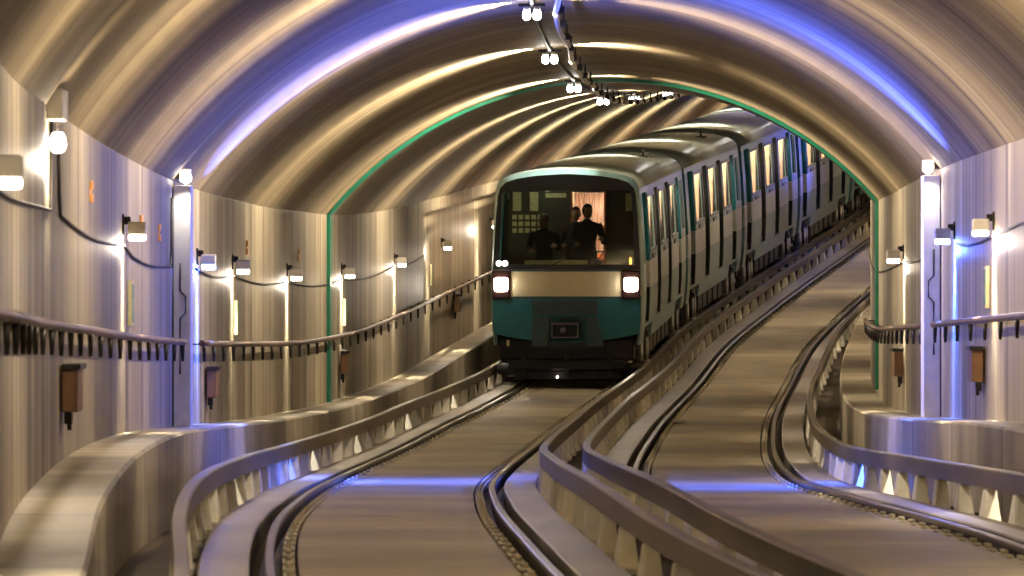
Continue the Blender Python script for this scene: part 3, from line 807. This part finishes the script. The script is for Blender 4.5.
for q in ((-.24,.20,.74,.76),(-.24,.20,.96,.98),(-.24,-.22,.76,.96),(.18,.20,.76,.96)): box(bm, q[0], q[1], -.175, -.16, q[2], q[3])
cyl(bm, (-.05,-.16,.87), (-.05,-.22,.87), .045)
mk('coupler_plate', bm, simple('grey_steel', (.16,.16,.17), .4, .6), cr)
# headlights and markers
for s, cx_ in ((-1, -1.065), (1, 1.05)):
    hl = empty('headlight', (cx_, -.01, 0)); hl.parent = lead
    bm = bmesh.new(); box(bm, -.155, .155, -.03, .05, 1.36, 1.84, .03); mk('lamp_surround', bm, M['red'], hl)
    bm = bmesh.new(); box(bm, -.115, .115, -.09, .0, 1.49, 1.72, .044); mk('lens', bm, M['headl'], hl)
for x in (-1.10, -1.00):
    bm = bmesh.new(); lathe(bm, (x, .02, 1.95), (0,-1,0), [(0,.03),(.06,.045),(.075,.04),(.085,.01)], 14); mk('marker_light', bm, M['marker'], lead)
bm = bmesh.new(); lathe(bm, (1.04, .02, 1.93), (0,0,1), [(0,.02),(.08,.022),(.12,.008)], 10); mk('amber_light', bm, M['amber'], lead)
# bumper, buffer beam, skirts
bm = bmesh.new(); box(bm, -1.1, 1.1, .06, .35, .36, .72, .04); box(bm, -.95, .95, .0, .25, .20, .38, .04)
mk('buffer_beam', bm, M['under'], lead)
bm = bmesh.new(); box(bm, -.85, .85, .1, .3, .05, .2, .02)
for x in (-.7, 0, .7): box(bm, x-.05, x+.05, .02, .12, .1, .5, .01)
mk('obstacle_guard', bm, M['under'], lead)
bm = bmesh.new(); lathe(bm, (-.15,.02,.10), (0,-1,0), [(0,.018),(.07,.02),(.09,.01)], 14); mk('low_glint', bm, M['marker'], lead)  # glint low on the front, imitated by a small glowing stub
bm = bmesh.new(); box(bm, -.98, -.93, -.01, .03, .60, .70, .005); mk('yellow_tag', bm, M['yellow'], lead)
# cab
cb = empty('cab_interior', (0, 0, 0)); cb.parent = lead
bm = bmesh.new()
def wallhole(bm, y0, y1, X0, X1, ZA_, ZB_, hx0, hx1, hz0, hz1):
    box(bm, X0, hx0, y0, y1, ZA_, ZB_); box(bm, hx1, X1, y0, y1, ZA_, ZB_)
    box(bm, hx0, hx1, y0, y1, ZA_, hz0); box(bm, hx0, hx1, y0, y1, hz1, ZB_)
wallhole(bm, 1.66, 1.72, -1.12, 1.12, 1.05, 3.12, .0, .54, 1.95, 3.07)
mk('partition', bm, M['cabwall'], cb)
bm = bmesh.new(); box(bm, -1.05, 1.05, .45, 1.7, 3.16, 3.18); mk('cab_ceiling', bm, M['cabwall'], cb)
bm = bmesh.new(); box(bm, -1.1, 1.1, .25, .75, 1.1, 1.80, .03); mk('console', bm, M['cabwall'], cb)
bm = bmesh.new(); box(bm, -.70, .33, .28, .30, 1.86, 1.99, .01); box(bm, -.68, -.62, .3, .5, 1.78, 1.9); box(bm, .25, .3, .3, .5, 1.78, 1.9); mk('console_panel', bm, M['cabnotice'], cb)
bm = bmesh.new()
for x0 in (-.98, -.70): box(bm, x0, x0+.14, 1.64, 1.655, 2.76, 3.07)
box(bm, -.44, -.10, 1.64, 1.655, 2.98, 3.05)
for r_ in range(3):
    for c_ in range(5): box(bm, -.99+c_*.105, -.99+c_*.105+.075, 1.64, 1.655, 2.40+r_*.11, 2.40+r_*.11+.075)
box(bm, .88, .99, 1.64, 1.655, 2.76, 3.05)
mk('notice_panel', bm, M['cabnotice'], cb)
bm = bmesh.new()
for x in (-.01, .54): box(bm, x-.015, x+.02, 1.62, 1.66, 1.4, 3.08)
mk('door_frame', bm, M['redcurtain'], cb)
bm = bmesh.new()        # pleated curtain half drawn over the partition window
pts = [(.02+.50*k/24, 1.76+.015*(k % 2)) for k in range(25)]
a = [bm.verts.new((x, y, 2.1)) for x, y in pts]; b = [bm.verts.new((x, y, 3.06)) for x, y in pts]
for k in range(24): bm.faces.new((a[k], a[k+1], b[k+1], b[k]))
m_cur, nt, bs = newmat('curtain_cloth'); bs.inputs['Base Color'].default_value = (.75,.50,.42,1); bs.inputs['Transmission Weight'].default_value = 0
tl = N(nt, 'ShaderNodeBsdfTranslucent'); tl.inputs[0].default_value = (.9,.55,.45,1); ms = N(nt, 'ShaderNodeMixShader'); ms.inputs[0].default_value = .7
nt.links.new(bs.outputs[0], ms.inputs[1]); nt.links.new(tl.outputs[0], ms.inputs[2]); nt.links.new(ms.outputs[0], nt.nodes['Material Output'].inputs[0])
mk('curtain', bm, m_cur, cb)
bm = bmesh.new(); lathe(bm, (.45,1.9,2.80), (0,-1,0), [(0,.03),(.03,.05),(.05,.03)], 12); mk('cabin_lamp', bm, emis('cabin_lamp', (1,.9,.8), 12), cb)
ptlight('cab_fill', lead.matrix_basis @ Vector((-.4, 1.0, 3.1)), (1,.9,.6), 5, .05)  # added fill light to brighten the cab and notices, no fitting here
def ml(x, y, z): return lead.matrix_basis @ Vector((x, y, z))

# wipers
for q in ([(-.35,-.03,1.86),(-.05,-.0,2.02)], [(.42,-.02,1.88),(.62,.0,2.15)]):
    bm = bmesh.new(); tube(bm, q, .012, 6); mk('wiper', bm, M['darkmet'], lead)

# --- people in the cab
def person(loc, rotz, label, coat, lean=0.0, turn=0, height=1.75, reach=(.32,.30)):
    root = empty('person', loc, (lead.rotation_euler[0], 0, lead.rotation_euler[2]+rotz)); tag(root, label, 'person', 'people in the driving cab')
    k = height/1.75
    J = {'pel':(0,0,.95),'wa':(0,-.02-lean*.3,1.12),'ch':(0,-.03-lean*.8,1.33),'nk':(0,-.02-lean,1.50),'nk2':(0,-.03-lean*1.1,1.55)}
    for s, n in ((-1,'l'),(1,'r')):
        J['hip'+n] = (s*.10,0,.90); J['kn'+n] = (s*.12,-.03,.50); J['an'+n] = (s*.12,.02,.10); J['to'+n] = (s*.13,-.15,.045)
        J['sh'+n] = (s*.19,-.02-lean,1.43); J['el'+n] = (s*.27,-.06-lean,1.16); J['wr'+n] = (s*.20,-reach[0]-lean,1.16 if s < 0 else 1.16+reach[1]*.3)
    rad = {'pel':.15,'wa':.135,'ch':.16,'nk':.075,'nk2':.06,'hip':.10,'kn':.065,'an':.045,'to':.04,'sh':.08,'el':.055,'wr':.036}
    E = [('pel','wa'),('wa','ch'),('ch','nk'),('nk','nk2')]
    for n in 'lr': E += [('pel','hip'+n),('hip'+n,'kn'+n),('kn'+n,'an'+n),('an'+n,'to'+n),('ch','sh'+n),('sh'+n,'el'+n),('el'+n,'wr'+n)]
    names = list(J); me = bpy.data.meshes.new('body')
    me.from_pydata([Vector(J[n])*k for n in names], [(names.index(a), names.index(b)) for a, b in E], [])
    o = bpy.data.objects.new('body', me); COL.objects.link(o); o.parent = root; me.materials.append(coat)
    sk = o.modifiers.new('Skin', 'SKIN'); sk.use_smooth_shade = True
    for i, n in enumerate(names):
        r = rad.get(n) or rad.get(n[:-1]); me.skin_vertices[0].data[i].radius = (r*k, r*k*(.8 if n in ('ch','wa','pel') else 1))
    me.skin_vertices[0].data[names.index('pel')].use_root = True
    o.modifiers.new('Sub', 'SUBSURF').render_levels = 2
    # head: one surface with nose, brow, chin; ears
    bm = bmesh.new(); bmesh.ops.create_uvsphere(bm, u_segments=28, v_segments=20, radius=1)
    for v in bm.verts:
        x, y, z = v.co
        f = max(0, -y)
        w = .076*(1-.22*max(0, -z)); 
        nose = .030*math.exp(-((x/.16)**2+((z+.08)/.22)**2)) if y < 0 else 0
        eye = -.008*math.exp(-(((abs(x)-.38)/.16)**2+((z-.08)/.12)**2)) if y < 0 else 0
        mouth = .006*math.exp(-((x/.3)**2+((z+.48)/.10)**2)) if y < 0 else 0
        v.co = (x*w, y*.098-nose-eye-mouth-(.012*f if z < -.5 else 0), z*.122)
    for s in (-1, 1): 
        r = bmesh.ops.create_uvsphere(bm, u_segments=10, v_segments=8, radius=1)
        for v in r['verts']: v.co = Vector((s*.078+v.co.x*.012, .01+v.co.y*.022, v.co.z*.034-.005))
    R_ = Matrix.Rotation(turn, 4, 'Z')
    hz = Vector((0, -.045-lean*1.15, 1.655))*k
    for v in bm.verts: v.co = R_ @ v.co + hz
    h = mk('head', bm, M['skin'], root, smooth=True)
    bm = bmesh.new(); bmesh.ops.create_uvsphere(bm, u_segments=24, v_segments=16, radius=1)
    bmesh.ops.delete(bm, geom=[v for v in bm.verts if (v.co.z < -.25) or (v.co.y < -.35 and v.co.z < .45)], context='VERTS')
    for v in bm.verts: v.co = R_ @ Vector((v.co.x*.086, v.co.y*.108+.004, v.co.z*.130+.006)) + hz
    mk('hair', bm, M['hair'], root, smooth=True)
    # hands
    for s, n in ((-1,'l'),(1,'r')):
        w = Vector(J['wr'+n])*k; V = [w]; Ed = []; rr = [.03]
        pm = w+Vector((0,-.05,-.01)); V.append(pm); Ed.append((0,1)); rr.append(.034)
        for fi in range(4):
            b0 = w+Vector(((fi-1.5)*.021,-.09,-.012)); L_ = (.040,.047,.044,.034)[fi]
            i0 = len(V); V += [b0, b0+Vector((0,-L_,-.012)), b0+Vector((0,-L_*1.5,-.04))]; Ed += [(1,i0),(i0,i0+1),(i0+1,i0+2)]; rr += [.012,.0095,.008]
        i0 = len(V); V += [w+Vector((-s*.03,-.035,-.005)), w+Vector((-s*.055,-.07,-.015)), w+Vector((-s*.058,-.10,-.03))]; Ed += [(0,i0),(i0,i0+1),(i0+1,i0+2)]; rr += [.013,.011,.009]
        me = bpy.data.meshes.new('hand'); me.from_pydata(V, Ed, []); me.materials.append(M['skin'])
        o = bpy.data.objects.new('hand', me); COL.objects.link(o); o.parent = root
        sk = o.modifiers.new('Skin', 'SKIN'); sk.use_smooth_shade = True
        for i, r in enumerate(rr): me.skin_vertices[0].data[i].radius = (r, r)
        me.skin_vertices[0].data[0].use_root = True
        o.modifiers.new('Sub', 'SUBSURF').render_levels = 1
    return root
person(ml(-.42,1.0,1.06), 0, 'person in a dark coat at the left of the driving cab', M['coat'], lean=.08, turn=-.6, height=1.64)
person(ml(.27,.98,1.06), .15, 'person in dark clothes standing at the right of the cab before the lit window', M['coat2'], lean=.05, turn=.4, height=1.80)
person(ml(.07,1.47,1.06), 0, 'person with a bare face behind the others in the cab', M['coat'], lean=.0, turn=0, height=1.74, reach=(.03,-.9))

# headlight beams (the lamps themselves)
for x in (-1.065, 1.05):
    l = bpy.data.lights.new('headlight_beam', 'SPOT'); l.energy = 18; l.spot_size = .9; l.spot_blend = 1; l.color = (1,.88,.72); l.shadow_soft_size = .09
    o = bpy.data.objects.new('headlight_beam', l); COL.objects.link(o); o.location = ml(x, -.12, 1.61)
    o.rotation_euler = (math.radians(84), 0, PI+lead.rotation_euler[2])

# a crumpled scrap on the right invert
p = pos(101, TR-.55, .004); bm = bmesh.new()
bmesh.ops.create_icosphere(bm, subdivisions=2, radius=.09)
for v in bm.verts: v.co *= random.uniform(.75, 1.2); v.co.z = max(0, v.co.z*.5+.03)
o = mk('paper_scrap', bm, M['white'], loc=p); tag(o, 'small white scrap lying on the right track floor', 'scrap')

# ------------------------------------------------------------------ world, camera
w = bpy.data.worlds.new('World'); scene.world = w; w.use_nodes = True
w.node_tree.nodes['Background'].inputs[0].default_value = (1, .90, .77, 1)
w.node_tree.nodes['Background'].inputs[1].default_value = .52
cam = bpy.data.cameras.new('Camera'); co = bpy.data.objects.new('Camera', cam); COL.objects.link(co)
cam.sensor_width = 36; cam.lens = F_PX/1024*36; cam.clip_start = .5; cam.clip_end = 600
cam.dof.use_dof = True; cam.dof.focus_distance = 118; cam.dof.aperture_fstop = 14
co.location = (0, 0, ZO); co.rotation_euler = (PI/2, 0, 0)
scene.camera = co
vs_ = scene.view_settings
vs_.view_transform = 'Standard'; vs_.look = 'None'; vs_.gamma = 1; vs_.use_curve_mapping = False; vs_.exposure = 0.32
scene.cycles.max_bounces = 8; scene.cycles.use_denoising = True
scene.cycles.sample_clamp_indirect = 6
